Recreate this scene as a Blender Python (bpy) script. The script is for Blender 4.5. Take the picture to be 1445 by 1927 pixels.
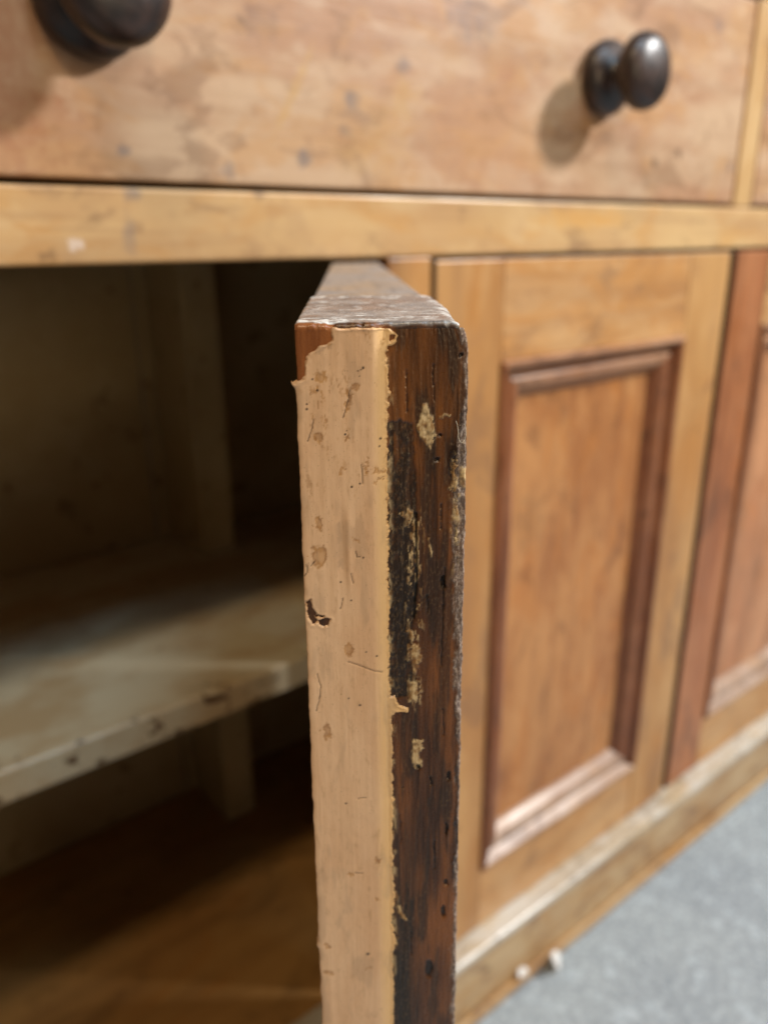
import bpy, bmesh, math, random
import numpy as np
from mathutils import Matrix, Vector

for o in list(bpy.data.objects):
    bpy.data.objects.remove(o, do_unlink=True)
S = bpy.context.scene
COL = S.collection

# ------------------------------------------------------------------ camera
CAM_POS = Vector((0.0, -0.4268, 0.768))
YAW, PITCH, ROLL = math.radians(38.47), math.radians(19.27), math.radians(-0.468)
fwd = Vector((math.sin(YAW) * math.cos(PITCH), math.cos(YAW) * math.cos(PITCH), -math.sin(PITCH)))
rgt = Vector((math.cos(YAW), -math.sin(YAW), 0))
up = rgt.cross(fwd)
r2 = rgt * math.cos(ROLL) + up * math.sin(ROLL)
u2 = -rgt * math.sin(ROLL) + up * math.cos(ROLL)
cd = bpy.data.cameras.new("camera")
cam = bpy.data.objects.new("camera", cd)
COL.objects.link(cam)
M = Matrix((r2, u2, -fwd)).transposed().to_4x4()
M.translation = CAM_POS
cam.matrix_world = M
cd.sensor_fit = 'HORIZONTAL'
cd.sensor_width = 36.0
cd.lens = 36.0 * 1473.0 / 1445.0
cd.clip_start = 0.005
cd.clip_end = 60
cd.dof.use_dof = True
cd.dof.focus_distance = 0.155
cd.dof.aperture_fstop = 14.0
S.camera = cam

# ------------------------------------------------------------------ light
W = bpy.data.worlds.new("World")
S.world = W
W.use_nodes = True
bg = W.node_tree.nodes["Background"]
bg.inputs[0].default_value = (1.0, 0.82, 0.62, 1)
bg.inputs[1].default_value = 0.13

TARGET = Vector((0.40, 0.0, 0.62))


def area(name, direction, dist, size, power, color):
    l = bpy.data.lights.new(name, 'AREA')
    l.shape = 'DISK'
    l.size = size
    l.energy = power
    l.color = color
    o = bpy.data.objects.new(name, l)
    COL.objects.link(o)
    dv = Vector(direction).normalized()
    o.location = TARGET + dv * dist
    o.rotation_euler = dv.to_track_quat('Z', 'Y').to_euler()
    return o


area("window_light", (0.613, -0.53, 0.585), 2.4, 0.24, 74, (1.0, 0.98, 0.96))
area("skylight", (0.06, -0.50, 0.86), 2.6, 0.7, 25, (0.56, 0.80, 1.0))
area("ceiling_bulb", (-0.50, -0.52, 0.99), 2.3, 0.22, 14, (1.0, 0.74, 0.44))
TARGET = Vector((0.09, -0.31, 0.68))
area("edge_fill", (0.06, -0.94, 0.30), 1.0, 0.4, 3.3, (1.0, 0.76, 0.48))  # added warm fill, set close so the door edge outshines the facade

S.view_settings.view_transform = 'Standard'
S.view_settings.look = 'None'
S.view_settings.exposure = 0.0
S.view_settings.gamma = 1.0
S.view_settings.use_curve_mapping = False
S.render.engine = 'CYCLES'
S.cycles.use_denoising = True
S.cycles.max_bounces = 8


# ------------------------------------------------------------------ helpers
def lin(r, g, b):
    def f(c):
        c /= 255.0
        return c / 12.92 if c <= 0.04045 else ((c + 0.055) / 1.055) ** 2.4
    return (f(r), f(g), f(b), 1.0)


class NT:
    """tiny node-tree writer"""
    def __init__(self, name):
        self.m = bpy.data.materials.new(name)
        self.m.use_nodes = True
        self.t = self.m.node_tree
        self.bsdf = self.t.nodes["Principled BSDF"]
        self.tc = self.t.nodes.new('ShaderNodeTexCoord')

    def n(self, typ, **kw):
        nd = self.t.nodes.new('ShaderNode' + typ)
        for k, v in kw.items():
            setattr(nd, k, v)
        return nd

    def put(self, sock, v):
        if hasattr(v, 'links'):
            self.t.links.new(v, sock)
        else:
            sock.default_value = v

    def coords(self, scale=(1, 1, 1), loc=(0, 0, 0), rot=(0, 0, 0)):
        mp = self.n('Mapping')
        self.t.links.new(self.tc.outputs['Object'], mp.inputs[0])
        mp.inputs['Scale'].default_value = scale
        mp.inputs['Location'].default_value = loc
        mp.inputs['Rotation'].default_value = rot
        return mp.outputs[0]

    def noise(self, vec, scale=1.0, detail=4, rough=0.55, dist=0.0):
        nd = self.n('TexNoise')
        self.put(nd.inputs['Vector'], vec)
        nd.inputs['Scale'].default_value = scale
        nd.inputs['Detail'].default_value = detail
        nd.inputs['Roughness'].default_value = rough
        nd.inputs['Distortion'].default_value = dist
        return nd.outputs[0]

    def ramp(self, fac, a, b):
        nd = self.n('MapRange')
        nd.clamp = True
        nd.interpolation_type = 'SMOOTHSTEP'
        self.put(nd.inputs['Value'], fac)
        nd.inputs['From Min'].default_value = a
        nd.inputs['From Max'].default_value = b
        return nd.outputs[0]

    def math(self, op, a, b=0.0):
        nd = self.n('Math', operation=op)
        self.put(nd.inputs[0], a)
        self.put(nd.inputs[1], b)
        return nd.outputs[0]

    def mix(self, fac, a, b):
        nd = self.n('Mix', data_type='RGBA')
        self.put(nd.inputs['Factor'], fac)
        self.put(nd.inputs[6], a)
        self.put(nd.inputs[7], b)
        return nd.outputs[2]

    def attr(self, name):
        nd = self.n('Attribute', attribute_name=name)
        sp = self.n('SeparateColor')
        self.t.links.new(nd.outputs['Color'], sp.inputs[0])
        return sp.outputs[0], sp.outputs[1], sp.outputs[2]

    def bump(self, h, strength=0.3, dist=0.001):
        nd = self.n('Bump')
        self.put(nd.inputs['Height'], h)
        nd.inputs['Strength'].default_value = strength
        nd.inputs['Distance'].default_value = dist
        self.t.links.new(nd.outputs[0], self.bsdf.inputs['Normal'])

    def out(self, color, rough, spec=0.5, coat=0.0):
        self.put(self.bsdf.inputs['Base Color'], color)
        self.put(self.bsdf.inputs['Roughness'], rough)
        self.bsdf.inputs['Specular IOR Level'].default_value = spec
        if coat:
            self.bsdf.inputs['Coat Weight'].default_value = coat
            self.bsdf.inputs['Coat Roughness'].default_value = 0.25
        return self.m


def wood(name, light, mid, dark, axis='z', seed=0.0, rough=0.42, blotch=9.0, spots=(), grain=1.0, grime=0.5, uneven=1.0):
    """old waxed pine: long grain, broad patches of tone, dirt flecks, dents"""
    N = NT(name)
    s = (150, 150, 6) if axis == 'z' else ((6, 150, 150) if axis == 'x' else (150, 6, 150))
    off = (seed * 3.7, seed * 1.9, seed * 2.3)
    g1 = N.noise(N.coords(s, off), 1.0, 5, 0.65, 0.3)
    s2 = tuple(v * 0.22 for v in s)
    g2 = N.noise(N.coords(s2, off), 1.0, 3, 0.5, 0.8)
    bs = (1, 1, 0.4) if axis == 'z' else ((0.5, 1, 1) if axis == 'x' else (1, 0.4, 1))
    b1 = N.noise(N.coords(bs, off), blotch, 4, 0.6, 0.4)
    b2 = N.noise(N.coords((1, 1, 1), (seed * 5 + 4, 2, 7)), blotch * 3.6, 3, 0.6)
    c = N.mix(N.ramp(b1, 0.36, 0.64), light, mid)
    warm = (min(light[0] * 0.92, 1), light[1] * 0.72, light[2] * 0.45, 1)
    pale = (min(light[0] * 1.08, 0.8), min(light[1] * 1.12, 0.8), min(light[2] * 1.2, 0.8), 1)
    b3 = N.noise(N.coords(bs, (seed * 2 + 9, 3, seed)), blotch * 1.7, 5, 0.62, 0.9)
    b4 = N.noise(N.coords(bs, (seed * 7 + 1, 8, seed)), blotch * 2.3, 5, 0.66, 0.6)
    c = N.mix(N.math('MULTIPLY', N.ramp(b3, 0.50, 0.62), 0.50 * uneven), c, warm)
    c = N.mix(N.math('MULTIPLY', N.ramp(b4, 0.53, 0.62), 0.45 * uneven), c, pale)
    c = N.mix(N.math('MULTIPLY', N.ramp(b4, 0.46, 0.36), 0.45 * uneven), c, (dark[0] * 0.8, dark[1] * 0.85, dark[2] * 0.95, 1))
    c = N.mix(N.math('MULTIPLY', N.ramp(g2, 0.45, 0.72), 0.55 * grain), c, dark)
    c = N.mix(N.math('MULTIPLY', N.ramp(g1, 0.50, 0.72), 0.38 * grain), c, dark)
    c = N.mix(N.math('MULTIPLY', N.ramp(b2, 0.55, 0.75), 0.4 * grime), c, dark)
    vor = N.n('TexVoronoi')
    vor.inputs['Scale'].default_value = 26
    N.t.links.new(N.coords((1, 1, 1), off), vor.inputs['Vector'])
    fl = N.math('MULTIPLY', N.math('SUBTRACT', 1.0, N.ramp(vor.outputs['Distance'], 0.05, 0.17)), N.ramp(b2, 0.50, 0.56))
    dirt = (dark[0] * 0.25, dark[1] * 0.25, dark[2] * 0.3, 1)
    c = N.mix(N.math('MULTIPLY', fl, 0.75 * grime), c, dirt)
    sep = N.n('SeparateXYZ')
    N.t.links.new(N.coords(), sep.inputs[0])
    wob = N.math('MULTIPLY', N.math('SUBTRACT', N.noise(N.coords(), 130, 4, 0.65), 0.5), 4.5)
    for (x, z, rx, rz, lean, colr, st) in spots:      # stains, dents, scratches of the old dresser, plus a painted knob shadow
        dz = N.math('SUBTRACT', sep.outputs[2], z)
        dx = N.math('SUBTRACT', N.math('SUBTRACT', sep.outputs[0], x), N.math('MULTIPLY', dz, lean))
        q = N.math('ADD', N.math('POWER', N.math('DIVIDE', dx, rx), 2.0), N.math('POWER', N.math('DIVIDE', dz, rz), 2.0))
        k = N.math('SUBTRACT', 1.0, N.ramp(N.math('ADD', q, wob), -0.3, 1.5))
        c = N.mix(N.math('MULTIPLY', k, st * 0.9), c, colr)
    rg = N.math('ADD', N.math('MULTIPLY', b2, 0.25), rough - 0.12)
    N.bump(N.math('ADD', g1, N.math('MULTIPLY', b2, 0.8)), 0.25, 0.0008)
    return N.out(c, rg, 0.45)


def link(name, me, mat, parent=None):
    o = bpy.data.objects.new(name, me)
    COL.objects.link(o)
    mats = mat if isinstance(mat, (list, tuple)) else [mat]
    for m in mats:
        me.materials.append(m)
    if parent is not None:
        o.parent = parent
    return o


def smooth(me):
    for p in me.polygons:
        p.use_smooth = True


def box(name, x0, x1, y0, y1, z0, z1, mat, parent=None, bev=0.0015, seg=2, jit=0.0):
    bm = bmesh.new()
    bmesh.ops.create_cube(bm, size=1.0)
    for v in bm.verts:
        v.co = Vector(((x0 + x1) / 2 + v.co.x * (x1 - x0), (y0 + y1) / 2 + v.co.y * (y1 - y0), (z0 + z1) / 2 + v.co.z * (z1 - z0)))
        if jit:
            v.co += Vector([random.uniform(-jit, jit) for _ in range(3)])
    if bev:
        bmesh.ops.bevel(bm, geom=list(bm.edges), offset=bev, segments=seg, affect='EDGES', profile=0.5)
    me = bpy.data.meshes.new(name)
    bm.to_mesh(me)
    bm.free()
    return link(name, me, mat, parent)


def empty(name, loc=(0, 0, 0), rz=0.0, parent=None):
    o = bpy.data.objects.new(name, None)
    o.empty_display_size = 0.05
    COL.objects.link(o)
    o.location = loc
    o.rotation_euler = (0, 0, rz)
    if parent is not None:
        o.parent = parent
    return o


random.seed(4)

# ------------------------------------------------------------------ materials
TAN = lin(190, 160, 130)
PINK = lin(172, 132, 102)
OCHRE = lin(186, 148, 98)
HONEY = lin(198, 164, 116)
BROWN = lin(134, 96, 66)
REDBR = lin(156, 104, 74)
DKBR = lin(92, 60, 40)
GREY = lin(112, 104, 104)

GD = lin(120, 96, 84)
drawer_spots = [
    (.318, .847, .006, .008, 0, GREY, .75), (.282, .813, .006, .006, 0, GREY, .75), (.358, .871, .007, .005, 0, GREY, .6),
    (.312, .830, .006, .004, 0, GREY, .5), (.171, .812, .004, .003, 0, GREY, .7), (.230, .805, .006, .005, 0, GREY, .6),
    (.763, .831, .006, .006, 0, GREY, .7), (.255, .880, .014, .010, 0, GD, .5), (.417, .904, .022, .014, 0, GREY, .5),
    (.452, .878, .012, .008, 0, REDBR, .4), (.716, .941, .008, .006, 0, GREY, .5),
    (.276, .848, .0035, .026, .58, OCHRE, .8), (.335, .822, .03, .018, .5, OCHRE, .5), (.440, .832, .06, .03, .3, lin(190, 146, 106), .5),
    (.358, .852, .014, .014, .4, OCHRE, .6), (.09, .85, .05, .12, .1, REDBR, .7), (.22, .90, .03, .02, 0, REDBR, .4),  # tall red-brown patch at the left paints in the knob's shadow
]
M_drawer = wood("drawer_pine", TAN, PINK, BROWN, 'x', 1.0, 0.34, 15, drawer_spots, 0.5, 1.0)
M_drawer2 = wood("side_drawer_pine", TAN, PINK, BROWN, 'x', 5.0, 0.42, 11, (), 0.8, 0.7)
M_rail = wood("rail_pine", HONEY, lin(188, 150, 104), BROWN, 'x', 2.0, 0.40, 12,
              [(.173, .791, .006, .004, 0, GREY, .6), (.169, .771, .004, .012, 0, GREY, .45), (.55, .782, .06, .008, 0, lin(200, 148, 76), .75),
               (.44, .776, .03, .012, 0, OCHRE, .5), (.14, .766, .004, .004, 0, lin(230, 220, 215), .7)], 0.7, 0.6)
M_muntin = wood("muntin_pine", HONEY, OCHRE, BROWN, 'z', 3.0, 0.42, 14, (), 0.7)
M_stile = wood("stile_pine", lin(182, 138, 86), lin(164, 116, 68), DKBR, 'z', 4.0, 0.42, 10, (), 0.8)
M_dstile = wood("door_stile_pine", lin(184, 140, 88), lin(166, 118, 68), BROWN, 'z', 6.0, 0.42, 9, (), 0.7)
M_drail = wood("door_rail_pine", lin(192, 150, 102), lin(180, 130, 76), BROWN, 'x', 7.0, 0.42, 14, (), 0.7)
M_dpanel = wood("door_panel_pine", lin(180, 128, 78), lin(156, 102, 58), lin(120, 74, 42), 'z', 8.0, 0.40, 16,
                [(.52 - .387, .523 - .097, .02, .03, 0, lin(128, 98, 66), .5)], 0.8)
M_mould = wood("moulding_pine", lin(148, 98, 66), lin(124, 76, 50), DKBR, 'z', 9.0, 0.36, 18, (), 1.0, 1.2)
M_mouldx = wood("moulding_pine_cross", lin(176, 134, 102), lin(158, 114, 84), DKBR, 'x', 9.5, 0.32, 18, (), 1.0, 1.2)  # lighter than the uprights: the bead highlight is put into the colour
M_mouldb = wood("toplit_moulding_pine", lin(180, 156, 138), lin(158, 128, 106), lin(110, 82, 64), 'x', 9.7, 0.34, 18, (), 0.8, 1.1)  # paler copy for the bottom lengths, light from above painted in
M_rstile = wood("reddish_stile_pine", lin(172, 114, 74), lin(148, 90, 54), DKBR, 'z', 10.0, 0.40, 10,
                [(.027, .371, .006, .010, 0, GREY, .7), (.02, .56, .006, .02, 0, GREY, .4)], 0.8)
M_rpanel = wood("reddish_panel_pine", lin(190, 136, 96), lin(174, 118, 80), BROWN, 'z', 11.0, 0.42, 10, (), 0.8)
M_plinth = wood("plinth_pine", lin(188, 160, 120), lin(170, 134, 90), BROWN, 'x', 12.0, 0.42, 14, (), 0.8, 1.2, 1.3)
M_ledge = wood("scuffed_ledge_pine", lin(194, 188, 176), lin(172, 158, 136), lin(130, 110, 86), 'x', 13.0, 0.30, 14, (), 0.7, 0.8)
M_inner = wood("bare_inside_pine", lin(168, 126, 72), lin(150, 108, 60), lin(112, 78, 42), 'x', 14.0, 0.5, 8, (), 0.5)


def interior_paint():
    N = NT("old_cream_paint_inside")
    b = N.noise(N.coords(), 7, 5, 0.6)
    b2 = N.noise(N.coords(), 42, 4, 0.65)
    c = N.mix(N.ramp(b, 0.35, 0.65), lin(196, 178, 136), lin(178, 156, 112))
    c = N.mix(N.math('MULTIPLY', N.ramp(b2, 0.58, 0.70), 0.6), c, lin(120, 92, 58))
    N.bump(b2, 0.3, 0.001)
    return N.out(c, N.math('ADD', N.math('MULTIPLY', b2, 0.3), 0.22), 0.5)


def shelf_paint():
    N = NT("worn_white_shelf_paint")
    b = N.noise(N.coords((1, 1.5, 1)), 9, 5, 0.6)
    b2 = N.noise(N.coords(), 60, 4, 0.65)
    c = N.mix(N.ramp(b, 0.42, 0.60), lin(204, 192, 164), lin(186, 162, 126))
    sy = N.n('SeparateXYZ')
    N.t.links.new(N.coords(), sy.inputs[0])
    front = N.math('SUBTRACT', 1.0, N.ramp(sy.outputs[1], 0.058, 0.075))          # the handled front lip is chipped to the wood
    chips = N.math('ADD', N.math('MULTIPLY', N.ramp(b2, 0.57, 0.63), front), N.math('MULTIPLY', N.ramp(b2, 0.64, 0.72), 0.6))
    c = N.mix(chips, c, lin(92, 64, 40))
    N.bump(b2, 0.4, 0.001)
    return N.out(c, 0.34, 0.5)


M_int = interior_paint()
M_shelf = shelf_paint()


def knob_mat():
    N = NT("dark_turned_knob")
    b = N.noise(N.coords((60, 200, 60)), 1, 4, 0.6)
    c = N.mix(N.ramp(b, 0.35, 0.7), lin(30, 22, 20), lin(66, 46, 38))
    b2 = N.noise(N.coords(), 300, 3, 0.6)
    N.bump(b2, 0.12, 0.0006)
    return N.out(c, N.math('ADD', N.math('MULTIPLY', b2, 0.3), 0.24), 0.6)


M_knob = knob_mat()


def concrete():
    N = NT("grey_concrete")
    a = N.noise(N.coords(), 6, 6, 0.6)
    b = N.noise(N.coords(), 38, 5, 0.7)
    d = N.noise(N.coords(), 420, 3, 0.7)
    c = N.mix(N.ramp(a, 0.3, 0.7), lin(136, 145, 152), lin(150, 159, 164))
    c = N.mix(N.math('MULTIPLY', N.ramp(b, 0.52, 0.66), 0.45), c, lin(186, 200, 210))
    c = N.mix(N.math('MULTIPLY', N.ramp(b, 0.48, 0.34), 0.30), c, lin(110, 122, 132))
    c = N.mix(N.math('MULTIPLY', N.ramp(d, 0.55, 0.7), 0.4), c, lin(112, 116, 116))
    e = N.noise(N.coords(), 130, 4, 0.75)
    c = N.mix(N.math('MULTIPLY', N.ramp(e, 0.50, 0.62), 0.45), c, lin(186, 196, 202))
    c = N.mix(N.math('MULTIPLY', N.ramp(e, 0.48, 0.38), 0.40), c, lin(112, 120, 126))
    N.bump(N.math('ADD', d, b), 0.4, 0.002)
    return N.out(c, 0.75, 0.3)


# ------------------------------------------------------------------ setting
bm = bmesh.new()
bmesh.ops.create_grid(bm, x_segments=40, y_segments=40, size=4.0)
for v in bm.verts:
    v.co.x += 1.0
    v.co.z = 0
me = bpy.data.meshes.new("floor")
bm.to_mesh(me)
bm.free()
floor = link("floor", me, concrete())
floor["kind"] = "structure"

# ------------------------------------------------------------------ dresser carcass
dresser = empty("dresser", (0, 0, 0))
dresser["label"] = "old pine dresser with worn painted door standing open over dark shelves"
dresser["category"] = "dresser"

XL, XR = -0.52, 1.285            # outside ends of the dresser
YB = 0.392                       # inside face of the back boards
RB, RT = 0.7563, 0.7942          # rail between drawers and doors
box("plinth", XL, XR, -0.017, 0.006, 0.0, 0.083, M_plinth, dresser, 0.002)
box("plinth_ledge", XL - 0.004, XR + 0.004, -0.0205, 0.034, 0.0835, 0.095, M_ledge, dresser, 0.0035, 4)
box("plinth_bead", XL, XR, -0.0235, -0.0175, 0.0, 0.013, M_plinth, dresser, 0.002, 3)
box("bottom_board", XL + 0.02, XR - 0.02, 0.035, YB, 0.072, 0.092, M_inner, dresser, 0.001)
box("drawer_rail", XL + 0.03, XR - 0.03, 0.0, 0.024, RB, RT, M_rail, dresser, 0.0018)
box("top_rail", XL + 0.03, XR - 0.03, 0.0, 0.024, 0.9715, 1.004, M_rail, dresser, 0.0018)
box("top_board", XL - 0.01, XR + 0.01, -0.014, YB + 0.02, 1.005, 1.03, M_rail, dresser, 0.003)
box("dust_board", XL + 0.02, XR - 0.02, 0.0255, YB, 0.763, 0.778, M_inner, dresser, 0.0)
for x0, x1 in ((XL, XL + 0.029), (XR - 0.029, XR)):
    box("end_panel", x0, x1, 0.0, YB + 0.015, 0.0955, 1.004, M_stile, dresser, 0.002)
box("stile", 0.3445, 0.3835, 0.0, 0.026, 0.0955, RB - 0.0005, M_stile, dresser, 0.0015)
for x0, x1 in ((-0.107, -0.069), (0.779, 0.811)):
    box("muntin", x0, x1, 0.0005, 0.024, RT + 0.0005, 0.971, M_muntin, dresser, 0.0018)
xs = [XL + 0.03, -0.23, 0.04, 0.32, 0.60, 0.88, 1.07, XR - 0.03]
for a, b in zip(xs[:-1], xs[1:]):
    box("back_board", a + 0.0008, b - 0.0008, YB + 0.0005 + random.uniform(0, .0012), YB + 0.013, 0.060, 1.004, M_int, dresser, 0.0012)
SH = 0.446
sh = box("shelf", XL + 0.03, XR - 0.03, 0.056, YB - 0.001, SH - 0.0255, SH, M_shelf, dresser, 0.0025, 3)
sh["label"] = "shelf in worn chipped white paint"
for z0, z1 in ((SH + 0.0005, 0.7625), (0.0925, SH - 0.026)):
    box("post", 0.335, 0.372, 0.306, YB - 0.0005, z0, z1, M_int, dresser, 0.002)


# ------------------------------------------------------------------ drawers with turned knobs
def lathe(name, prof, seg, mat, parent, loc):
    """profile (radius, out) turned round an axis pointing out of the drawer front (-y)"""
    verts, faces = [], []
    for r, d in prof:
        for k in range(seg):
            a = 2 * math.pi * k / seg
            verts.append((loc[0] + r * math.cos(a), loc[1] - d, loc[2] + r * math.sin(a)))
    n = len(prof)
    for i in range(n - 1):
        for k in range(seg):
            k2 = (k + 1) % seg
            faces.append((i * seg + k, i * seg + k2, (i + 1) * seg + k2, (i + 1) * seg + k))
    faces.append(tuple(range(seg))[::-1])
    faces.append(tuple((n - 1) * seg + k for k in range(seg)))
    me = bpy.data.meshes.new(name)
    me.from_pydata(verts, [], faces)
    bm = bmesh.new()
    bm.from_mesh(me)
    bmesh.ops.recalc_face_normals(bm, faces=bm.faces)
    bm.to_mesh(me)
    bm.free()
    smooth(me)
    return link(name, me, mat, parent)


KNOB = [(.0245, .0004), (.0262, .002), (.0268, .005), (.0258, .009), (.0225, .0125), (.016, .0155), (.0118, .019), (.0108, .0225), (.0122, .026),
        (.018, .0285), (.0232, .0305), (.0258, .0335), (.0265, .037), (.0258, .041), (.0236, .0445), (.019, .0475), (.012, .0492), (.004, .0499), (.0005, .05)]
for (x0, x1, knobs, mat) in ((-0.0655, 0.7755, ((0.160, .8770), (0.5595, .8835)), M_drawer), (0.8145, XR - 0.033, ((0.95, .883),), M_drawer2), (XL + 0.033, -0.1105, ((-0.30, .883),), M_drawer2)):
    dr = box("drawer", x0, x1, 0.0012, 0.0220, RT + 0.0032, 0.9685, mat, dresser, 0.0022, 3)
    for kx, kz in knobs:
        lathe("knob", KNOB, 56, M_knob, dr, (kx, 0.0011, kz))


# ------------------------------------------------------------------ panelled doors
DW, DH, DT = 0.400, 0.6565, 0.031
ST, RTOP, RBOT = 0.0715, 0.0775, 0.0745
MOULD = [(0, .0005), (.0004, -.0022), (.0016, -.0036), (.0034, -.0040), (.0052, -.0032), (.0072, -.0008), (.0092, .0026), (.0108, .0052), (.0134, .0062), (.0146, .0060), (.0152, .0032),
         (.0172, .0022), (.0200, .0020), (.0232, .0028), (.0262, .0048), (.0290, .0080), (.0316, .0112), (.0322, .0128), (.0345, .0132), (.0345, .0150)]


def moulding(parent, side, x0, x1, z0, z1, mat):
    """one mitred length of bolection moulding round the panel opening"""
    verts, faces = [], []
    n = len(MOULD)
    for s, y in MOULD:
        if side == 'top':
            a, b = (x0 + s, y, z1 - s), (x1 - s, y, z1 - s)
        elif side == 'bottom':
            a, b = (x1 - s, y, z0 + s), (x0 + s, y, z0 + s)
        elif side == 'left':
            a, b = (x0 + s, y, z0 + s), (x0 + s, y, z1 - s)
        else:
            a, b = (x1 - s, y, z1 - s), (x1 - s, y, z0 + s)
        verts += [a, b]
    for i in range(n - 1):
        faces.append((2 * i, 2 * i + 1, 2 * i + 3, 2 * i + 2))
    faces.append((0, 2 * n - 2, 2 * n - 1, 1))
    faces.append(tuple(2 * i for i in range(n)))
    faces.append(tuple(2 * i + 1 for i in reversed(range(n))))
    me = bpy.data.meshes.new("moulding")
    me.from_pydata(verts, [], faces)
    bm = bmesh.new()
    bm.from_mesh(me)
    bmesh.ops.recalc_face_normals(bm, faces=bm.faces)
    bm.to_mesh(me)
    bm.free()
    return link("moulding", me, mat, parent)


def grimy_top():
    N = NT("dirty_door_top")
    a = N.noise(N.coords((1, 1, 1)), 45, 5, 0.6)
    b = N.noise(N.coords((40, 240, 240)), 1, 4, 0.65)
    c = N.mix(N.ramp(a, 0.40, 0.60), lin(138, 132, 130), lin(150, 128, 106))
    c = N.mix(N.math('MULTIPLY', N.ramp(b, 0.52, 0.68), 0.7), c, lin(104, 94, 88))
    N.bump(b, 0.4, 0.0008)
    return N.out(c, N.math('ADD', N.math('MULTIPLY', b, 0.3), 0.28), 0.5)


M_grime = grimy_top()


def dark_edge():  # dark brown for left-facing door edges and the rebate strip
    N = NT("dark_door_edge")
    a = N.noise(N.coords((60, 60, 9)), 1, 4, 0.6)
    return N.out(N.mix(N.ramp(a, 0.4, 0.65), lin(44, 28, 18), lin(66, 42, 28)), 0.6, 0.3)


M_darkedge = dark_edge()


def darken_left(o):
    o.data.materials.append(M_darkedge)
    for p in o.data.polygons:
        if p.normal.x < -0.3:
            p.material_index = len(o.data.materials) - 1


def dirty_top(o):
    o.data.materials.append(M_grime)
    for p in o.data.polygons:
        if p.normal.z > 0.6:
            p.material_index = len(o.data.materials) - 1


def door(loc, rz, x0, mats, lock_stile=None):
    """x0: local x of the door's left side (outer face at local y = 0)"""
    m_st, m_rl, m_pn, m_mv, m_mh = mats
    d = empty("door", loc, rz, dresser)
    x1 = x0 + DW
    if lock_stile != 'left':
        darken_left(box("stile", x0, x0 + ST, 0, DT, 0, DH, m_st, d, 0.0016))
    a = box("stile", x1 - ST, x1, 0, DT, 0, DH, m_st, d, 0.0016)
    b = box("rail", x0 + ST + .0003, x1 - ST - .0003, 0.0003, DT - .0003, DH - RTOP, DH - .0003, m_rl, d, 0.0010)
    dirty_top(a)
    dirty_top(b)
    box("rail", x0 + ST + .0003, x1 - ST - .0003, 0.0006, DT - .0006, 0, RBOT, m_rl, d, 0.0010)
    box("panel", x0 + ST - .006, x1 - ST + .006, 0.0136, 0.0225, RBOT - .006, DH - RTOP + .006, m_pn, d, 0.0)
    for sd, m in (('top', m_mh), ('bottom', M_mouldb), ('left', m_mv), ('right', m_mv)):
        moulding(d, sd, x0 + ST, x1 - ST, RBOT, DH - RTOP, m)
    return d


Z0 = 0.0970
d2 = door((0.3865, 0.0, Z0), 0, 0.0, (M_dstile, M_drail, M_dpanel, M_mould, M_mouldx))
box("rebate_strip", DW + .0002, DW + 0.0102, 0.024, DT, 0.0, DH, M_darkedge, d2, 0.001)
d3 = door((0.7985 + DW, 0.001, Z0), 0, -DW, (M_rstile, M_drail, M_rpanel, M_mould, M_mouldx))
d0 = door((-0.486, 0.0, Z0), 0, 0.0, (M_dstile, M_drail, M_dpanel, M_mould, M_mouldx))
HINGE = Vector((0.33875, 0.0033, Z0))
d1 = door(HINGE, math.radians(54), -DW, (M_dstile, M_drail, M_dpanel, M_mould, M_mouldx), 'left')
d1["label"] = "open door seen edge on, half painted cream and half dark worn wood"

# ------------------------------------------------------------------ the lock stile of the open door, seen edge on
rng = np.random.default_rng(7)


def vnoise(x, y, seed):
    r = np.random.default_rng(seed).random((256, 256))
    xi, yi = np.floor(x).astype(int), np.floor(y).astype(int)
    fx, fy = x - xi, y - yi
    fx, fy = fx * fx * (3 - 2 * fx), fy * fy * (3 - 2 * fy)
    g = lambda a, b: r[a % 256, b % 256]
    return (g(xi, yi) * (1 - fx) + g(xi + 1, yi) * fx) * (1 - fy) + (g(xi, yi + 1) * (1 - fx) + g(xi + 1, yi + 1) * fx) * fy


def fbm(x, y, seed, oct=4, gain=0.55):
    s, a, t = 0, 1.0, 0
    for i in range(oct):
        s = s + a * vnoise(x * 2 ** i + 17.3 * i, y * 2 ** i + 5.1 * i, seed + i)
        t += a
        a *= gain
    return s / t


def sstep(a, b, x):
    t = np.clip((x - a) / (b - a), 0, 1)
    return t * t * (3 - 2 * t)


def seg_dist(u, v, pts):
    """distance to a polyline"""
    d = np.full(u.shape, 1e9)
    for (ax, ay), (bx, by) in zip(pts[:-1], pts[1:]):
        ex, ey = bx - ax, by - ay
        t = np.clip(((u - ax) * ex + (v - ay) * ey) / (ex * ex + ey * ey + 1e-9), 0, 1)
        d = np.minimum(d, np.hypot(u - ax - t * ex, v - ay - t * ey))
    return d


def poly_sd(u, v, pts):
    """signed distance to a polygon, positive inside"""
    d = seg_dist(u, v, list(pts) + [pts[0]])
    ins = np.zeros(u.shape, bool)
    for (ax, ay), (bx, by) in zip(pts, list(pts[1:]) + [pts[0]]):
        c = ((ay > v) != (by > v)) & (u < (bx - ax) * (v - ay) / (by - ay + 1e-12) + ax)
        ins ^= c
    return np.where(ins, d, -d)


TH = DT * 1000.0                 # millimetres: u across the edge (0 = inside face), v down from the top
RAD = 1.3                        # rounding of the top arris
SK = 2.3                         # how deep the sheet turns down the sides


def taper(v):
    k = np.clip(v / 177.0, 0, 1)
    return -0.6 * k, TH + 1.3 + 1.3 * k


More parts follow.
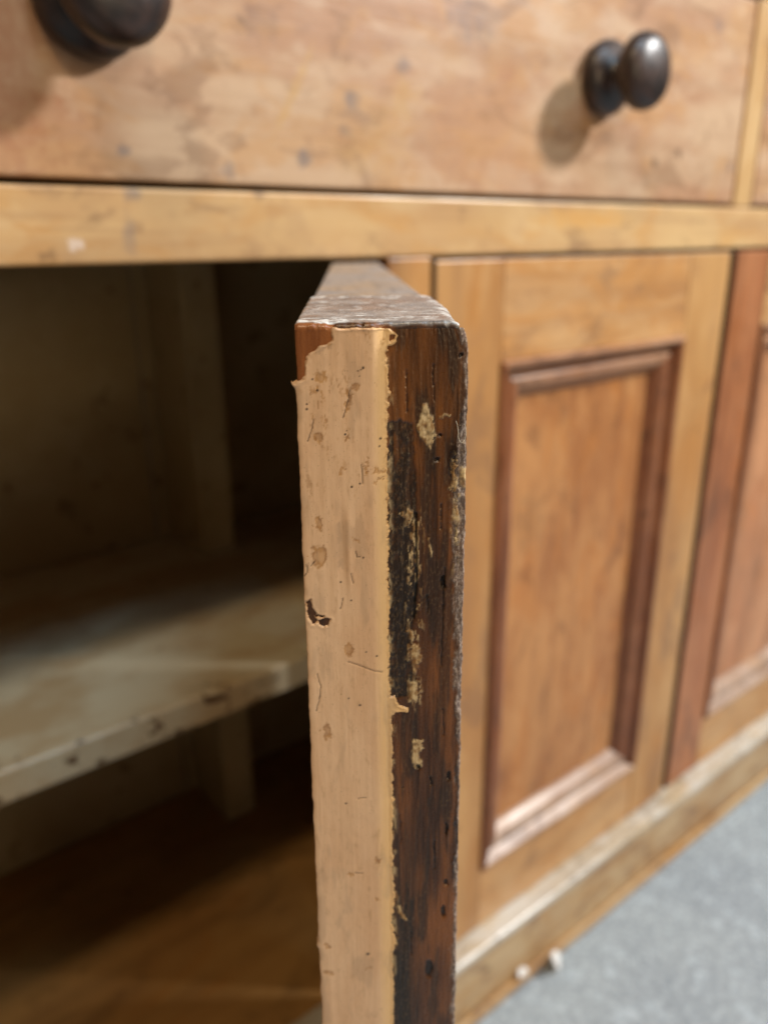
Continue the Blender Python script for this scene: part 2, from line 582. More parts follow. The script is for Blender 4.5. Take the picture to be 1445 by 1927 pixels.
def rows(step_edge, v_fine, top_len, step_top, v_end):
    vv = list(np.arange(v_end, v_fine, -8.0)) + list(np.arange(v_fine, RAD, -step_edge))
    R = [(-400.0, DH * 1000 - v, -1.0, 0.0, v, -1.0) for v in vv]
    for a in np.linspace(0, math.pi / 2, 9):
        R.append((-400.0 + RAD - RAD * math.cos(a), DH * 1000 - RAD + RAD * math.sin(a), -math.cos(a), math.sin(a), RAD * (1 - math.sin(a)), RAD * (1 - math.cos(a)) - RAD * .6))
    for t in np.arange(RAD + step_top, top_len + 1e-6, step_top):
        R.append((-400.0 + t, DH * 1000, 0.0, 1.0, 0.0, t))
    return np.array(R)           # X, Z, nX, nZ, v, t(top distance; <0 on the edge)


CHIPS = [
    [(23.06, 14.84), (24.44, 18.32), (25.06, 21.83), (23.97, 24.55), (22.11, 21.77), (21.97, 18.59)],
    [(19.7, 63.92), (20.89, 64.31), (20.73, 66.4), (19.98, 66.03)],
    [(20.27, 67.79), (22.38, 67.51), (22.53, 69.64), (22.06, 73.57), (21.3, 72.82), (20.26, 69.21)],
    [(19.91, 76.39), (21.74, 76.83), (22.2, 78.68), (21.42, 81.61), (19.89, 80.07)],
    [(20.75, 91.84), (23.09, 91.55), (23.24, 93.89), (22.3, 95.41), (22.92, 99.0), (21.66, 99.74), (20.57, 96.91)],
    [(17.54, 139.09), (18.53, 139.38), (19.5, 143.84), (18.83, 144.03), (17.69, 141.4)],
    [(28.19, 28.07), (29.45, 27.77), (29.17, 32.76), (28.07, 33.41)],
    [(29.77, 28.44), (30.9, 28.13), (30.75, 32.79), (29.95, 32.1)],
    [(18.09, 37.93), (20.94, 36.98), (21.25, 38.7), (19.66, 39.0)],
]
THIN_CHIPS = [[(25.82, 18.4), (26.6, 17.7), (27.8, 17.7)], [(22.0, 39.5), (21.7, 46), (21.9, 52)], [(24.0, 43.5), (24.6, 47.5)]]
HOLES = [(29.73, 6.4, .45, .5), (25.53, 26.7, .5, .6), (25.99, 21.85, .35, .4), (26.86, 53.27, .5, 1.6), (22.13, 98.96, .5, .8), (28.61, 101.82, .5, 1.2),
         (24.81, 102.86, .25, 1.4), (28.44, 132.9, .4, 1.0), (27.89, 142.02, .5, 1.9), (24.7, 160.5, .9, 2.8), (18.79, 104.6, .2, .2), (28.3, 117.0, .3, 2.0)]
WEAR = [(0, 30.0), (2.5, 30.15), (12.8, 30.2), (19, 29.7), (25.4, 27.9), (32, 28.2), (41.4, 28.7), (53, 28.6), (66.7, 29.3), (77.5, 29.4), (88.8, 30.2), (118, 30.1), (150, 29.9), (700, 30.2)]
BLACK = [(16.2, 18.6), (20.7, 19.2), (21.5, 25.3), (21.6, 41), (21.7, 59.5), (20.6, 64.6), (19.8, 70), (21.7, 76.4), (20.2, 80.5), (16.0, 80.3)]
OCHW = [(17.33, 20.72), (18.25, 22.02), (18.51, 26.23), (17.39, 29.16)]
PAINT_R = [(0.0, 15.9), (5.6, 16.1), (10.1, 16.4), (14.4, 16.55), (18.8, 16.2), (25, 16.3), (31.8, 16.1), (40, 16.15), (41.6, 16.4), (42.9, 16.05), (56, 16.05), (73, 16.14), (80, 16.3), (84, 16.5),
           (96, 16.66), (113, 16.64), (131, 16.63), (135.4, 17.1), (144.6, 16.5), (151.3, 17.2), (155.5, 16.25), (164, 16.38), (700, 16.4)]


def wood_height(u, v, t):
    """height (mm) of the bare wood along the outward normal, with all masks"""
    edge = t < 0
    vv = np.where(edge, v, 0)
    base = -1.25 * sstep(13.2, 16.5, u)
    rr = np.clip((u - 27.6) / 3.4, 0, 1)
    base = base - 0.5 * (1 - np.sqrt(1 - np.minimum(rr, .995) ** 2))
    rl = np.clip((0.9 - u) / 0.9, 0, 1)
    base = base - 0.35 * (1 - np.sqrt(1 - np.minimum(rl, .995) ** 2))
    top_base = -0.9 * (1 - np.sqrt(1 - np.minimum(rr, .995) ** 2)) - 0.3 * (1 - np.sqrt(1 - np.minimum(rl, .995) ** 2))
    k_top = sstep(-0.7, 1.0, t)
    h = np.where(edge & (t <= -1), base, base * (1 - k_top) + top_base * k_top)
    gr = fbm(u * 2.4 + 0.6 * fbm(u * .3, v * .05, 91, 2), v * 0.10, 11, 5, 0.6)
    fine = fbm(u * 6.0, v * 0.45, 31, 4, 0.6)
    h_e = 0.34 * (gr - .5) + 0.16 * (fine - .5)
    # worn right-hand arris, rough and lumpy with old varnish
    wu = np.interp(vv, [a for a, _ in WEAR], [b for _, b in WEAR])
    wear = sstep(-0.35, 0.45, u - wu + 1.1 * (fbm(u * .9, v * .35, 51, 4) - .5) * 2)
    lump = fbm(u * 1.3, v * 0.36, 61, 4, 0.55)
    h_e = h_e + wear * (0.75 * (lump - .5) + 0.22 * (fbm(u * 2.6, v * 1.3, 65, 3) - .5) + 0.12)
    # dirty black band beside the paint
    bs = poly_sd(u + 1.2 * (fbm(u * .6, v * .4, 41, 4) - .5), v + 2.4 * (fbm(u * .8, v * .3, 43, 4) - .5), BLACK)
    black = sstep(-0.25, 0.35, bs)
    rough_b = fbm(u * 1.4, v * .7, 71, 5, 0.65)
    h_e = h_e + black * (0.40 * (rough_b - .62) - 0.18)
    dirt2 = sstep(0.50, 0.64, fbm(u * .42 + 3, v * .055, 81, 4)) * sstep(16, 18, u)
    low = sstep(100, 150, v) * sstep(24.5, 19.5, u + 1.5 * (gr - .5)) * .8
    black_all = np.clip(black * (0.78 + .35 * sstep(.42, .6, rough_b)) + .65 * dirt2 + low, 0, 1)
    och = sstep(-.1, .3, poly_sd(u + .5 * (fine - .5), v, OCHW))
    black_all = black_all * (1 - .85 * och)
    black_all = np.maximum(black_all, .7 * sstep(50, 54, v) * sstep(70, 64, v) * sstep(9, 6, u))           # old dirt in the place where paint has flaked off
    # flecks of cream paint left in the dirt
    cream = np.zeros(u.shape)
    wob = 1.9 * (fbm(u * 1.7, v * .55, 101, 5, .62) - .5)
    for P in CHIPS:
        cream = np.maximum(cream, sstep(-.12, .22, poly_sd(u + wob, v + wob, P)))
    for P in THIN_CHIPS:
        cream = np.maximum(cream, .8 * sstep(.28, .08, seg_dist(u + .5 * wob, v + wob, P)))
    fl = fbm(u * 1.6, v * .38, 111, 5, .68)
    zone = np.clip(sstep(2.6, .6, np.abs(u - 21.2)) * sstep(34, 40, v) * sstep(88, 80, v) * .9 + sstep(1.5, .3, np.abs(u - 29)) * sstep(20, 28, v) * sstep(60, 38, v), 0, 1)
    cream = np.maximum(cream, .85 * zone * sstep(.57, .66, fl + .05 * zone))
    cream = cream * (0.5 + .65 * sstep(.30, .52, fbm(u * .9, v * .7, 121, 4)))
    pr = np.interp(vv, [a for a, _ in PAINT_R], [b for _, b in PAINT_R])                            # thin residue along the paint's edge
    cream = np.maximum(cream, .75 * sstep(1.3, 0, u - pr) * sstep(-.6, 0, u - pr) * sstep(5, 8, v) * sstep(.50, .62, fbm(u * 1.0, v * .35, 115, 5, .65)))
    h_e = h_e + .34 * cream * (0.7 + .5 * (fbm(u * .9, v * .7, 131, 3) - .3))
    # shakes, nail holes, worm holes
    ck = np.minimum(seg_dist(u + .25 * wob, v, [(21.55, 38), (21.7, 52.8), (21.1, 61.5)]), seg_dist(u + .3 * wob, v, [(27.1, 50), (26.9, 61.4), (26.7, 73)]) + .1)
    crack = sstep(.38, .08, ck)
    for (a, b) in ((18.2, 112), (25.6, 120), (20.5, 148), (27.2, 84), (23.7, 56), (26.2, 36), (24.6, 8), (19.7, 9)):
        crack = np.maximum(crack, .75 * sstep(.22, .05, seg_dist(u + .4 * wob, v, [(a, b), (a + .2, b + 4 + 5 * ((a * 7.3) % 1))])))
    hole = np.zeros(u.shape)
    for (a, b, ra, rb) in HOLES:
        hole = np.maximum(hole, sstep(1.25, .7, np.hypot((u + .5 * wob - a) / ra, (v + .5 * wob - b) / rb)))
    h_e = h_e - .4 * crack - .5 * hole
    rightonly = sstep(15.0, 16.0, u)
    bare_zone = sstep(13, 9, v) * sstep(8, 6, u)
    h_e = np.where(u < 15.5, h_e * (.10 + .2 * bare_zone), h_e)
    # top of the door: saw marks across, scuffs, the shoulder of the joint
    saw = fbm(u * .10, t * .9, 141, 5, .65)
    tn = fbm(u * .9, t * .9, 151, 5, .62)
    h_t = .36 * (saw - .5) + .22 * (tn - .5)
    h = h + np.where(t <= -1, h_e * sstep(0.2, 2.0, v + .5), np.where(t > 0, h_t * sstep(0, .8, t), .3 * (fbm(u * 1.1, v + t, 161, 3) - .5)))
    # little bites out of the top arris
    ar = np.exp(-np.abs(v * 1.2)) * (t < 1.2)
    bite = sstep(.50, .70, fbm(u * .45, u * 0 + 3.3, 171, 4))
    h = h - .35 * ar * bite * (np.abs(t) < 1.3)
    h = np.maximum(h, -2.2)
    masks = dict(black=black_all, cream=cream, wear=wear, crack=np.clip(crack + hole, 0, 1), fine=fine, gr=gr, tn=tn, saw=saw)
    return h, masks


def sheet(name, U, R, hfun, keep, mats, parent, attrs, side_jitter=None, skirts=True):
    """grid of columns U (mm across) by rows R, displaced along each row's normal"""
    nr, nc = len(R), len(U)
    uu, _ = np.meshgrid(U, R[:, 0])
    vv = np.repeat(R[:, 4:5], nc, 1)
    tt = np.repeat(R[:, 5:6], nc, 1)
    h = hfun(uu, vv, tt)
    L, Rr = taper(vv)
    yy = L + uu / TH * (Rr - L)
    if side_jitter is not None:
        yy = yy + side_jitter(uu, vv, tt)
    X = R[:, 0:1] + R[:, 2:3] * h
    Z = R[:, 1:2] + R[:, 3:4] * h
    Y = TH - yy
    A = {k: f for k, f in attrs(uu, vv, tt).items()}
    if skirts:
        def col(j):
            return R[:, 0:1] - R[:, 2:3] * SK, R[:, 1:2] - R[:, 3:4] * SK, Y[:, [j]]
        l, r_ = col(0), col(-1)
        X = np.hstack([l[0], X, r_[0]]); Z = np.hstack([l[1], Z, r_[1]]); Y = np.hstack([l[2], Y, r_[2]])
        A = {k: np.concatenate([f[:, :1], f, f[:, -1:]], 1) for k, f in A.items()}
        if keep is not None:
            keep = np.hstack([keep[:, :1], keep, keep[:, -1:]])
        nc += 2
    co = np.stack([X, Y, Z], -1).reshape(-1, 3) / 1000.0
    idx = np.arange(nr * nc).reshape(nr, nc)
    q = np.stack([idx[:-1, :-1], idx[:-1, 1:], idx[1:, 1:], idx[1:, :-1]], -1)
    if keep is not None:
        kf = keep[:-1, :-1] | keep[:-1, 1:] | keep[1:, 1:] | keep[1:, :-1]
        q = q[kf]
    q = q.reshape(-1, 4)
    used = np.unique(q)
    remap = -np.ones(nr * nc, int)
    remap[used] = np.arange(len(used))
    q = remap[q]
    me = bpy.data.meshes.new(name)
    me.vertices.add(len(used))
    me.vertices.foreach_set('co', co[used].astype(np.float32).ravel())
    me.loops.add(q.size)
    me.loops.foreach_set('vertex_index', q.astype(np.int32).ravel())
    me.polygons.add(len(q))
    me.polygons.foreach_set('loop_start', np.arange(0, q.size, 4, dtype=np.int32))
    me.polygons.foreach_set('use_smooth', np.ones(len(q), bool))
    me.update(calc_edges=True)
    for k, f in A.items():
        at = me.attributes.new(k, 'FLOAT_COLOR', 'POINT')
        c = np.ones((nr * nc, 4), np.float32)
        c[:, :3] = f.reshape(-1, 3)
        at.data.foreach_set('color', c[used].ravel())
    me.validate()
    return link(name, me, mats, parent)


def bare_wood_mat():
    N = NT("dark_worn_edge_wood")
    black, cream, wear = N.attr("mask")
    crack, orange, scuff = N.attr("mask_more")
    top, fine, gr = N.attr("mask_grain")
    g = N.noise(N.coords((900, 900, 60)), 1.0, 5, 0.65, 0.4)
    g2 = N.noise(N.coords((260, 260, 16)), 1.0, 4, 0.6, 0.6)
    big = N.noise(N.coords((110, 110, 26), (3, 5, 1)), 1.0, 3, 0.5)
    c = N.mix(N.ramp(big, 0.36, 0.64), lin(82, 49, 24), lin(130, 80, 38))
    c = N.mix(N.math('MULTIPLY', N.ramp(g2, 0.46, 0.70), 0.75), c, lin(44, 27, 15))
    c = N.mix(N.math('MULTIPLY', N.ramp(g, 0.54, 0.72), 0.55), c, lin(32, 17, 10))
    c = N.mix(N.math('MULTIPLY', N.ramp(gr, 0.55, 0.75), 0.4), c, lin(122, 78, 40))
    c = N.mix(N.math('MULTIPLY', orange, 0.85), c, N.mix(N.ramp(g2, 0.4, 0.65), lin(160, 98, 52), lin(126, 72, 36)))
    spk = N.noise(N.coords((1, 1, 0.6)), 1700, 3, 0.7)
    blk = N.mix(N.ramp(spk, 0.50, 0.68), lin(32, 23, 16), lin(88, 72, 52))
    c = N.mix(N.math('MULTIPLY', black, 0.93), c, blk)
    wear_sheen = N.mix(N.ramp(spk, 0.45, 0.62), lin(108, 94, 86), lin(168, 154, 144))  # worn arris, with its silvery sheen and glints painted in as pale grey
    wear_sheen = N.mix(N.ramp(g2, 0.5, 0.62), wear_sheen, lin(34, 22, 16))
    c = N.mix(N.math('MULTIPLY', wear, 0.8), c, wear_sheen)
    tw = N.mix(N.ramp(N.noise(N.coords((1, 1, 1)), 150, 5, 0.6), 0.40, 0.62), lin(118, 112, 110), lin(150, 142, 138))
    tw = N.mix(N.math('MULTIPLY', N.ramp(spk, 0.50, 0.64), 0.5), tw, lin(78, 68, 64))
    c = N.mix(top, c, tw)
    c = N.mix(scuff, c, lin(222, 224, 222))
    cr = N.mix(N.ramp(N.noise(N.coords((1, 1, 0.6)), 600, 3, 0.6), 0.42, 0.62), lin(206, 180, 136), lin(150, 112, 66))
    c = N.mix(cream, c, cr)
    c = N.mix(N.math('MULTIPLY', crack, 0.9), c, lin(12, 8, 6))
    rg = N.math('ADD', N.math('MULTIPLY', spk, 0.30), 0.14)
    rg = N.math('SUBTRACT', rg, N.math('MULTIPLY', wear, 0.20))
    rg = N.math('ADD', rg, N.math('MULTIPLY', cream, 0.2))
    rg = N.math('ADD', rg, N.math('MULTIPLY', black, 0.12))
    N.bump(N.math('ADD', N.math('MULTIPLY', g, 0.7), N.math('MULTIPLY', spk, 0.6)), 0.45, 0.00025)
    return N.out(c, rg, 0.5)


def cream_paint_mat():
    N = NT("cracked_cream_gloss_paint")
    ochre, dark, grime = N.attr("mask")
    a = N.noise(N.coords((1, 1, 0.35)), 90, 4, 0.55)
    b = N.noise(N.coords((1, 1, 0.3)), 700, 4, 0.65)
    d = N.noise(N.coords((1, 1, 0.8)), 2600, 2, 0.6)
    c = N.mix(N.ramp(a, 0.35, 0.65), lin(232, 194, 156), lin(222, 180, 140))
    br = N.noise(N.coords((1, 1, 0.03)), 1500, 3, 0.6)
    c = N.mix(N.math('MULTIPLY', N.ramp(br, 0.52, 0.76), 0.14), c, lin(190, 148, 102))
    pt = N.noise(N.coords((1, 1, 0.4)), 240, 5, 0.65)
    c = N.mix(N.math('MULTIPLY', N.ramp(pt, 0.57, 0.70), 0.28), c, lin(184, 146, 112))
    c = N.mix(N.math('MULTIPLY', N.ramp(b, 0.57, 0.70), 0.30), c, lin(172, 134, 92))
    c = N.mix(N.math('MULTIPLY', N.ramp(d, 0.66, 0.74), 0.45), c, lin(120, 88, 56))
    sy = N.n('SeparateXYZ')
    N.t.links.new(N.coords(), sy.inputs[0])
    c = N.mix(N.math('MULTIPLY', N.math('SUBTRACT', 1.0, N.ramp(sy.outputs[1], 0.0148, 0.0178)), 0.55), c, lin(236, 192, 120))  # bright yellow along the right bevel, its caught light put into the paint colour
    c = N.mix(N.math('MULTIPLY', grime, 0.45), c, lin(160, 134, 110))
    c = N.mix(N.math('MULTIPLY', ochre, 0.85), c, N.mix(N.ramp(b, 0.4, 0.6), lin(184, 132, 70), lin(148, 100, 52)))
    c = N.mix(N.math('MULTIPLY', dark, 0.95), c, lin(34, 20, 12))
    N.bump(N.math('ADD', N.math('ADD', b, N.math('MULTIPLY', br, 0.4)), N.math('MULTIPLY', d, 0.4)), 0.16, 0.0003)
    return N.out(c, N.math('ADD', N.math('MULTIPLY', b, 0.2), 0.24), 0.5)


M_edge = bare_wood_mat()
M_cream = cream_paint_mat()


def jitter(uu, vv, tt):
    v = np.where(tt > 0, -tt, vv)
    l = (fbm(v * .25, v * 0 + 1.5, 201, 4) - .5) * .55 * sstep(2.5, 0, uu)
    r = (fbm(v * .35, v * 0 + 7.5, 211, 5, .6) - .5) * 0.7 * sstep(TH - 2.5, TH, uu)
    q = np.clip((6.0 - vv) / 6.0, 0, 1)                                    # rounded-off top outer corner
    c = -1.9 * q ** 2.2 * sstep(TH - 8, TH, uu) * sstep(40, 2, tt)
    return l + r + c


U1 = np.linspace(0, TH, 157)
R1 = rows(0.21, 186.0, 71.2, 0.3, DH * 1000)


def wood_attrs(u, v, t):
    h, m = wood_height(u, v, t)
    on_top = sstep(-.2, .6, t) * np.where(t > -1, 1, 0)
    bare = sstep(-.2, .3, poly_sd(u, v, [(-2, -1), (7, -1), (7, 4.0), (4.2, 5.6), (2.4, 7), (2.1, 12), (-2, 12)])) * (1 - on_top)
    n1 = fbm(u * .16, t * .55, 221, 5, .62)
    n2 = fbm(u * .35, t * .22, 231, 5, .6)
    sc = on_top * np.clip(.8 * sstep(.58, .72, n1) * sstep(26, 12, t) + .95 * sstep(.50, .62, n2) * sstep(6, 1, np.abs(t - 67))
                          + .9 * sstep(.52, .62, n2) * sstep(14, 5, t) * sstep(11, 5, u) + .35 * sstep(.60, .7, n2), 0, 1)
    sc = np.maximum(sc, .7 * sstep(3.2, 1.0, v + (TH - u) * .8) * sstep(.45, .6, n2) * np.where(t > -1.1, 1, 0))
    f = lambda a: np.clip(a, 0, 1)
    e = 1 - on_top
    return {'mask': np.stack([f(m['black'] * e), f(m['cream'] * e), f(m['wear'] * e)], -1),
            'mask_more': np.stack([f(m['crack'] * e), f(bare), f(sc)], -1),
            'mask_grain': np.stack([f(on_top * (.55 + .5 * sstep(.35, .6, fbm(u * .12, t * .10, 241, 3)))), f(m['fine']), f(m['gr'] * e)], -1)}


lock = sheet("stile", U1, R1, lambda u, v, t: wood_height(u, v, t)[0], None, M_edge, d1, wood_attrs, jitter)
lock["label"] = "lock stile with dark worn wood edge and scuffed grey top"

# the body of the same stile behind its worn skin: sides and core
body = []
Hm = DH * 1000
for v in (SK, 5.0, 177.0, Hm):
    L, Rr = taper(np.array(v))
    for x in (-400 + SK, -400 + ST * 1000):
        for y in (TH - L - .25, TH - Rr + .35 + (1.9 if v == SK and x < -390 else 0)):
            body.append((x / 1000, float(y) / 1000, (Hm - v) / 1000))
bf = []
for k in (0, 4, 8):
    a = k
    bf += [(a, a + 4, a + 6, a + 2), (a + 1, a + 3, a + 7, a + 5), (a, a + 1, a + 5, a + 4), (a + 2, a + 6, a + 7, a + 3)]
bf += [(0, 2, 3, 1), (12, 13, 15, 14)]
me = bpy.data.meshes.new("stile_core")
me.from_pydata(body, [], bf)
core = link("stile_core", me, [M_dstile, M_int], d1)
for p in me.polygons:
    p.material_index = 1 if p.index in (0, 4, 8) else 0
bm = bmesh.new(); bm.from_mesh(me); bmesh.ops.recalc_face_normals(bm, faces=bm.faces); bm.to_mesh(me); bm.free()

# --- the skin of cream paint over the inner half of the edge
U2 = np.linspace(0, 21.5, 112)
R2 = rows(0.2, 186.0, 2.0, 0.2, Hm)
BARE = [(-3, -3), (6.6, -3), (6.58, .5), (6.3, 1.6), (6.55, 3.2), (5.2, 3.9), (3.5, 4.7), (1.9, 6.0), (1.45, 8.6), (1.4, 10.4), (0.4, 10.9), (-3, 10.9)]
TAB1 = [(15.2, .4), (16.6, 1.0), (18.3, 2.7), (18.1, 4.4), (16.6, 4.6), (15.4, 6.0)]
TAB1H = [(16.8, 2.5), (17.8, 2.5), (17.6, 3.5), (16.9, 3.7)]
TAB2 = [(15.5, 80.3), (17.4, 80.2), (17.9, 82.3), (20.3, 83.6), (19.9, 84.6), (17.2, 84.3), (15.8, 86)]
DOTS = [(11.9, 8.24, .26), (10.99, 8.83, .18), (11.5, 8.6, .14), (2.82, 10.22, .2), (1.6, 14.94, .2), (1.56, 15.87, .24), (8.41, 20.87, .22), (9.39, 31.47, .25), (10.96, 30.84, .2), (3.65, 12.36, .25), (11.31, 46.59, .22),
        (11.54, 68.2, .2), (13.63, 69.33, .22), (10.08, 81.24, .26), (7.83, 79.41, .2), (6.87, 51.91, .18), (8.82, 56.06, .18), (6.73, 107.07, .25), (10.72, 152.67, .4), (14.9, 22.0, .25), (14.7, 23.5, .2), (8.7, 20.2, .16), (11.2, 9.8, .12)]
OCHRES = [(4.2, 9.63, .9, 1.3), (3.6, 12.0, .5, .7), (9.22, 13.38, .55, 1.3), (8.86, 15.53, .5, 1.2), (14.44, 28.27, 1.3, .45), (14.4, 30.4, .9, .3), (7.6, 28.29, .5, .8), (10.77, 11.87, .6, .8), (3.1, 39.0, .9, 1.5), (2.82, 46.0, 1.5, 2.3),
          (8.11, 67.37, .95, 1.6), (10.0, 42.39, .4, .5), (3.18, 87.64, 1.0, 2.2), (13.14, 123.64, .8, .8), (1.62, 149.55, .6, .8), (1.88, 158.49, 1.0, .7), (12.97, 135.62, .4, .5), (7.24, 127.47, .5, .8), (3.6, 21.5, 1.1, .9), (12.2, 27.0, .3, 1.4), (8.5, 21.3, .5, .3), (10.9, 157.5, .3, .6)]
CRACKS = [[(7.89, 70.48), (9.98, 71.33), (12.37, 72.6), (14.78, 73.48)], [(1.65, 73.18), (2.3, 76.46), (1.88, 80.1), (1.21, 82.3)], [(6.71, 58.02), (7.21, 55.68)], [(8.96, 50.1), (9.21, 52.08)],
          [(0.06, 50.5), (0.69, 49.21), (0.44, 47.9)], [(1.63, 22.18), (2.2, 20.1), (2.85, 17.93)], [(8.04, 17.71), (8.9, 14.9), (9.54, 12.46)], [(9.9, 45.3), (10.0, 46.4), (10.6, 46.4)], [(9.2, 105.9), (10.9, 105.8)], [(8.2, 127.2), (9.9, 127.5)], [(1.2, 48.2), (1.9, 47.2)], [(11.3, 27), (11.5, 31)]]
MISS = [[(.25, 56.2), (1.0, 55.6), (1.1, 57.6), (1.9, 58.9), (1.5, 59.6), (2.2, 60.8), (1.2, 61.4), (.4, 59.4)], [(2.3, 60.6), (3.6, 60.1), (4.7, 60.4), (4.2, 61.5), (3.4, 62.0), (2.5, 61.5)], [(1.7, 59.2), (3.4, 59.5), (3.4, 59.75), (1.6, 59.7)]]


def paint_sd(u, v, t):
    w = 1.0 * (fbm(u * .9, v * .9, 301, 4) - .5)
    w2 = 0.5 * (fbm(u * 2.2, v * 2.0, 311, 3) - .5)
    ur = np.interp(v, [a for a, _ in PAINT_R], [b for _, b in PAINT_R])
    D = ur - u + .9 * w + w2 * .9 + .7 * (fbm(v * .12, v * 0 + 4.4, 305, 4, .6) - .5)
    D = np.maximum(D, poly_sd(u + w, v + w, TAB1))
    D = np.maximum(D, poly_sd(u + w, v + w, TAB2))
    D = np.minimum(D, -poly_sd(u + w, v + w, TAB1H))
    D = np.minimum(D, -poly_sd(u + .8 * w, v + .8 * w, BARE))
    vt = 0.5 + 1.1 * fbm(u * .33, u * 0 + 2.2, 321, 4) * sstep(4, 10, u)
    D = np.minimum(D, np.where(t > -0.6, -1.0, v - vt + .4 * w2))
    for P in MISS:
        D = np.minimum(D, -poly_sd(u + 1.2 * w2, v + 1.2 * w2, P) * 1.0)
    return D


def paint_height(u, v, t):
    hw, m = wood_height(u, v, t)
    D = paint_sd(u, v, t)
    th = .27 * sstep(-.02, .34, D) + .09 * np.exp(-((D - .35) / .28) ** 2) + .02
    runs = fbm(u * .42, v * .018, 331, 4, .6)
    lump = fbm(u * .5, v * .30, 341, 4, .55)
    th = th + sstep(0, .6, D) * (.30 * (runs - .5) + .13 * (lump - .5))
    th = th - .16 * np.exp(-((u - 7.3) / .9) ** 2) * sstep(33, 40, v) * sstep(54, 47, v)            # long dent
    th = th + .22 * np.exp(-((u - 8.6) / .6) ** 2) * sstep(33, 40, v) * sstep(58, 47, v)
    ow = 2.4 * (fbm(u * 1.3, v * 1.0, 351, 5, .6) - .5)
    ow2 = 2.6 * (fbm(u * 1.1, v * .8, 355, 5, .6) - .5)
    cr = np.zeros(u.shape)
    for P in CRACKS:
        cr = np.maximum(cr, sstep(.3, .05, seg_dist(u, v, P)))
    for (a, b, ra, rb) in OCHRES:                                                                   # shallow flaked spots
        th = th - .08 * sstep(1.25, .5, np.hypot((u + ow - a) / ra, (v + ow2 - b) / rb))
    th = th - .12 * cr
    base = np.where(u < 15.5, hw, -1.2 - .1 * (m['gr'] - .5) + np.maximum(hw + 1.2, 0) * .5)
    return np.where(D > -.02, np.maximum(base, hw - .15) + th, hw - .5 * np.clip(-D / .25, .1, 1))


def paint_attrs(u, v, t):
    w = 2.4 * (fbm(u * 1.3, v * 1.0, 351, 5, .6) - .5)
    w3 = 2.6 * (fbm(u * 1.1, v * .8, 355, 5, .6) - .5)
    oc = np.zeros(u.shape)
    for (a, b, ra, rb) in OCHRES:
        q = np.hypot((u + w - a) / ra, (v + w3 - b) / rb)
        oc = np.maximum(oc, sstep(1.15, .75, q) * (.55 + .45 * sstep(.3, .9, q)))
    scr = sstep(.60, .68, fbm(u * 1.6, v * .55, 361, 5, .68)) * sstep(44, 20, v) * sstep(.42, .6, fbm(u * .25, v * .12, 371, 3))
    oc = np.clip(oc + .75 * scr, 0, 1)
    dk = np.zeros(u.shape)
    for (a, b, r) in DOTS:
        dk = np.maximum(dk, sstep(1.3, .6, np.hypot(u - a, v - b) / r))
    for P in CRACKS:
        dk = np.maximum(dk, .75 * sstep(.17, .04, seg_dist(u + .15 * w, v + .15 * w, P)))
    D = paint_sd(u, v, t)
    oc = np.maximum(oc, .55 * sstep(.35, .0, D))
    gm = np.exp(-((u - 6.9) / .8) ** 2) * sstep(33, 40, v) * sstep(54, 47, v) * sstep(.35, .6, fbm(u * 1.2, v * .5, 381, 4))
    gm = np.maximum(gm, sstep(-.2, .6, poly_sd(u + w, v + w, [(3.3, 2.6), (6.7, 1.6), (6.9, 4.3), (3.4, 5.6)])))
    gm = np.maximum(gm, .6 * sstep(.56, .72, fbm(u * .3, v * .07, 391, 4)))
    return {'mask': np.stack([oc, np.clip(dk, 0, 1), np.clip(gm, 0, 1)], -1)}


uu, _ = np.meshgrid(U2, R2[:, 0])
vv = np.repeat(R2[:, 4:5], len(U2), 1)
tt = np.repeat(R2[:, 5:6], len(U2), 1)
KEEP = paint_sd(uu, vv, tt) > -0.22


def paint_jitter(u, v, t):
    bead = -1.15 * np.exp(-((v - 10.6) / 1.1) ** 2) * sstep(2.2, 0, u) - .25 * sstep(10, 12, v) * sstep(1.0, 0, u)
    bead = bead - .5 * np.exp(-((v - 149.5) / .9) ** 2) * sstep(1.5, 0, u)
    return jitter(u, v, t) + bead


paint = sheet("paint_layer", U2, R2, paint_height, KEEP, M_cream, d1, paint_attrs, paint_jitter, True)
paint["label"] = "thick chipped cream paint over the inner half of the edge"


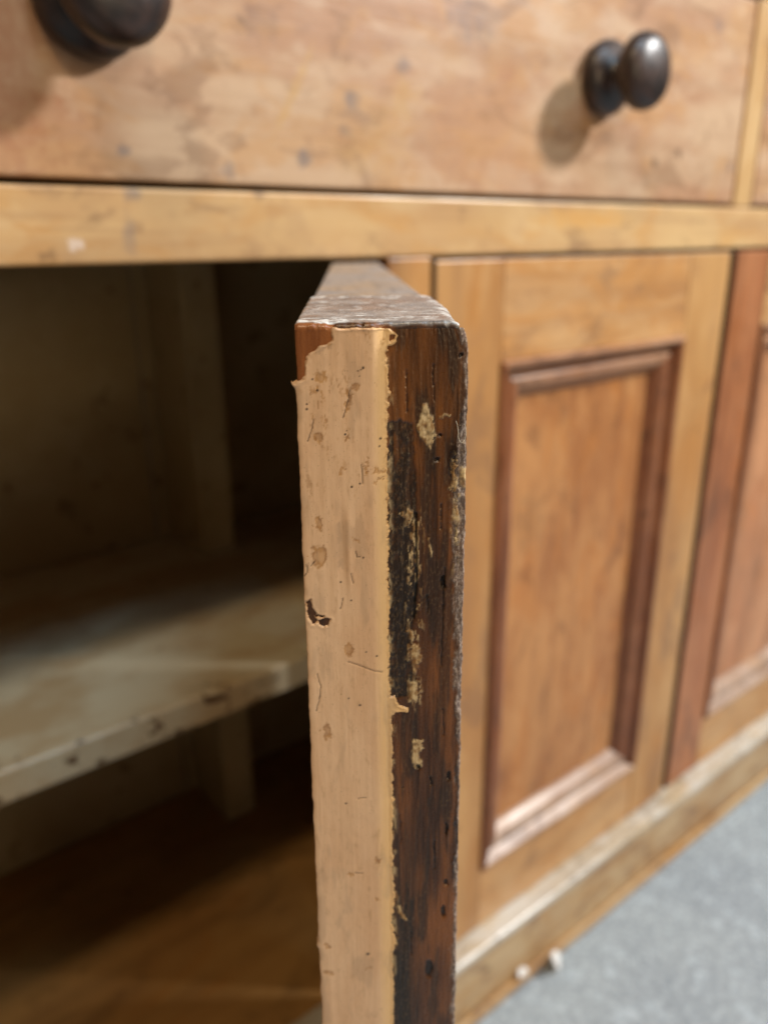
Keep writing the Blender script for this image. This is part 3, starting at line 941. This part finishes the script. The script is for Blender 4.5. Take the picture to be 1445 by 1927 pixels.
# ------------------------------------------------------------------ a curled brush bristle stuck in the varnish
def tube(name, pts, r, mat, parent, seg=6):
    verts, faces = [], []
    n = len(pts)
    for i, p in enumerate(pts):
        a = pts[max(i - 1, 0)]
        b = pts[min(i + 1, n - 1)]
        tdir = (b - a).normalized()
        s = tdir.cross(Vector((1, 0.02, 0.01))).normalized()
        q = tdir.cross(s)
        for k in range(seg):
            an = 2 * math.pi * k / seg
            verts.append(p + (s * math.cos(an) + q * math.sin(an)) * r)
    for i in range(n - 1):
        for k in range(seg):
            k2 = (k + 1) % seg
            faces.append((i * seg + k, i * seg + k2, (i + 1) * seg + k2, (i + 1) * seg + k))
    me = bpy.data.meshes.new(name)
    me.from_pydata([tuple(v) for v in verts], [], faces)
    smooth(me)
    return link(name, me, mat, parent)


Nb = NT("pale_bristle")
M_bristle = Nb.out(lin(206, 196, 176), 0.4)
loop = [(29.9, 18.6), (30.2, 19.4), (30.4, 20.6), (30.45, 21.9), (30.75, 22.7), (31.2, 22.85), (31.7, 22.2), (31.95, 21.2), (31.9, 20.0), (31.5, 19.2)]
pts = []
for i, (u, v) in enumerate(loop):
    pts.append(Vector((-0.400 - 0.0006 + 0.0003 * math.sin(i), (TH - u) / 1000 - .0001, (Hm - v) / 1000)))
tube("bristle", pts, 0.00005, M_bristle, d1)


# ------------------------------------------------------------------ flakes of white paint fallen by the plinth
def flake(name, loc, size, rot, label, seed):
    r = random.Random(seed)
    n = 9
    bm = bmesh.new()
    tv, bv = [], []
    for k in range(n):
        a = 2 * math.pi * k / n
        rad = size * r.uniform(.65, 1.15)
        x, y = rad * math.cos(a), rad * .62 * math.sin(a)
        z = .35 * x * x / size
        tv.append(bm.verts.new((x, y, z + .0014)))
        bv.append(bm.verts.new((x * .97, y * .97, z)))
    ct, cb = bm.verts.new((0, 0, .0019)), bm.verts.new((0, 0, 0))
    for k in range(n):
        k2 = (k + 1) % n
        bm.faces.new((tv[k], tv[k2], ct))
        bm.faces.new((bv[k2], bv[k], cb))
        bm.faces.new((tv[k2], tv[k], bv[k], bv[k2]))
    me = bpy.data.meshes.new(name)
    bm.to_mesh(me)
    bm.free()
    N = NT("white_paint_flake")
    o = link(name, me, N.out(N.mix(N.ramp(N.noise(N.coords(), 300, 3), .4, .6), lin(232, 232, 230), lin(206, 202, 196)), .6))
    o.location = loc
    o.rotation_euler = rot
    o["label"] = label
    o["category"] = "paint flake"
    return o


flake("paint_flake", (0.549, -0.031, 0.0125), 0.0165, (1.0, 0.35, 0.5), "small white paint flake tilted up on the concrete against the plinth", 3)
flake("paint_flake", (0.507, -0.0205, 0.0175), 0.0075, (0.9, 0, 0.1), "tiny white paint flake lying on the bead of the plinth", 5)
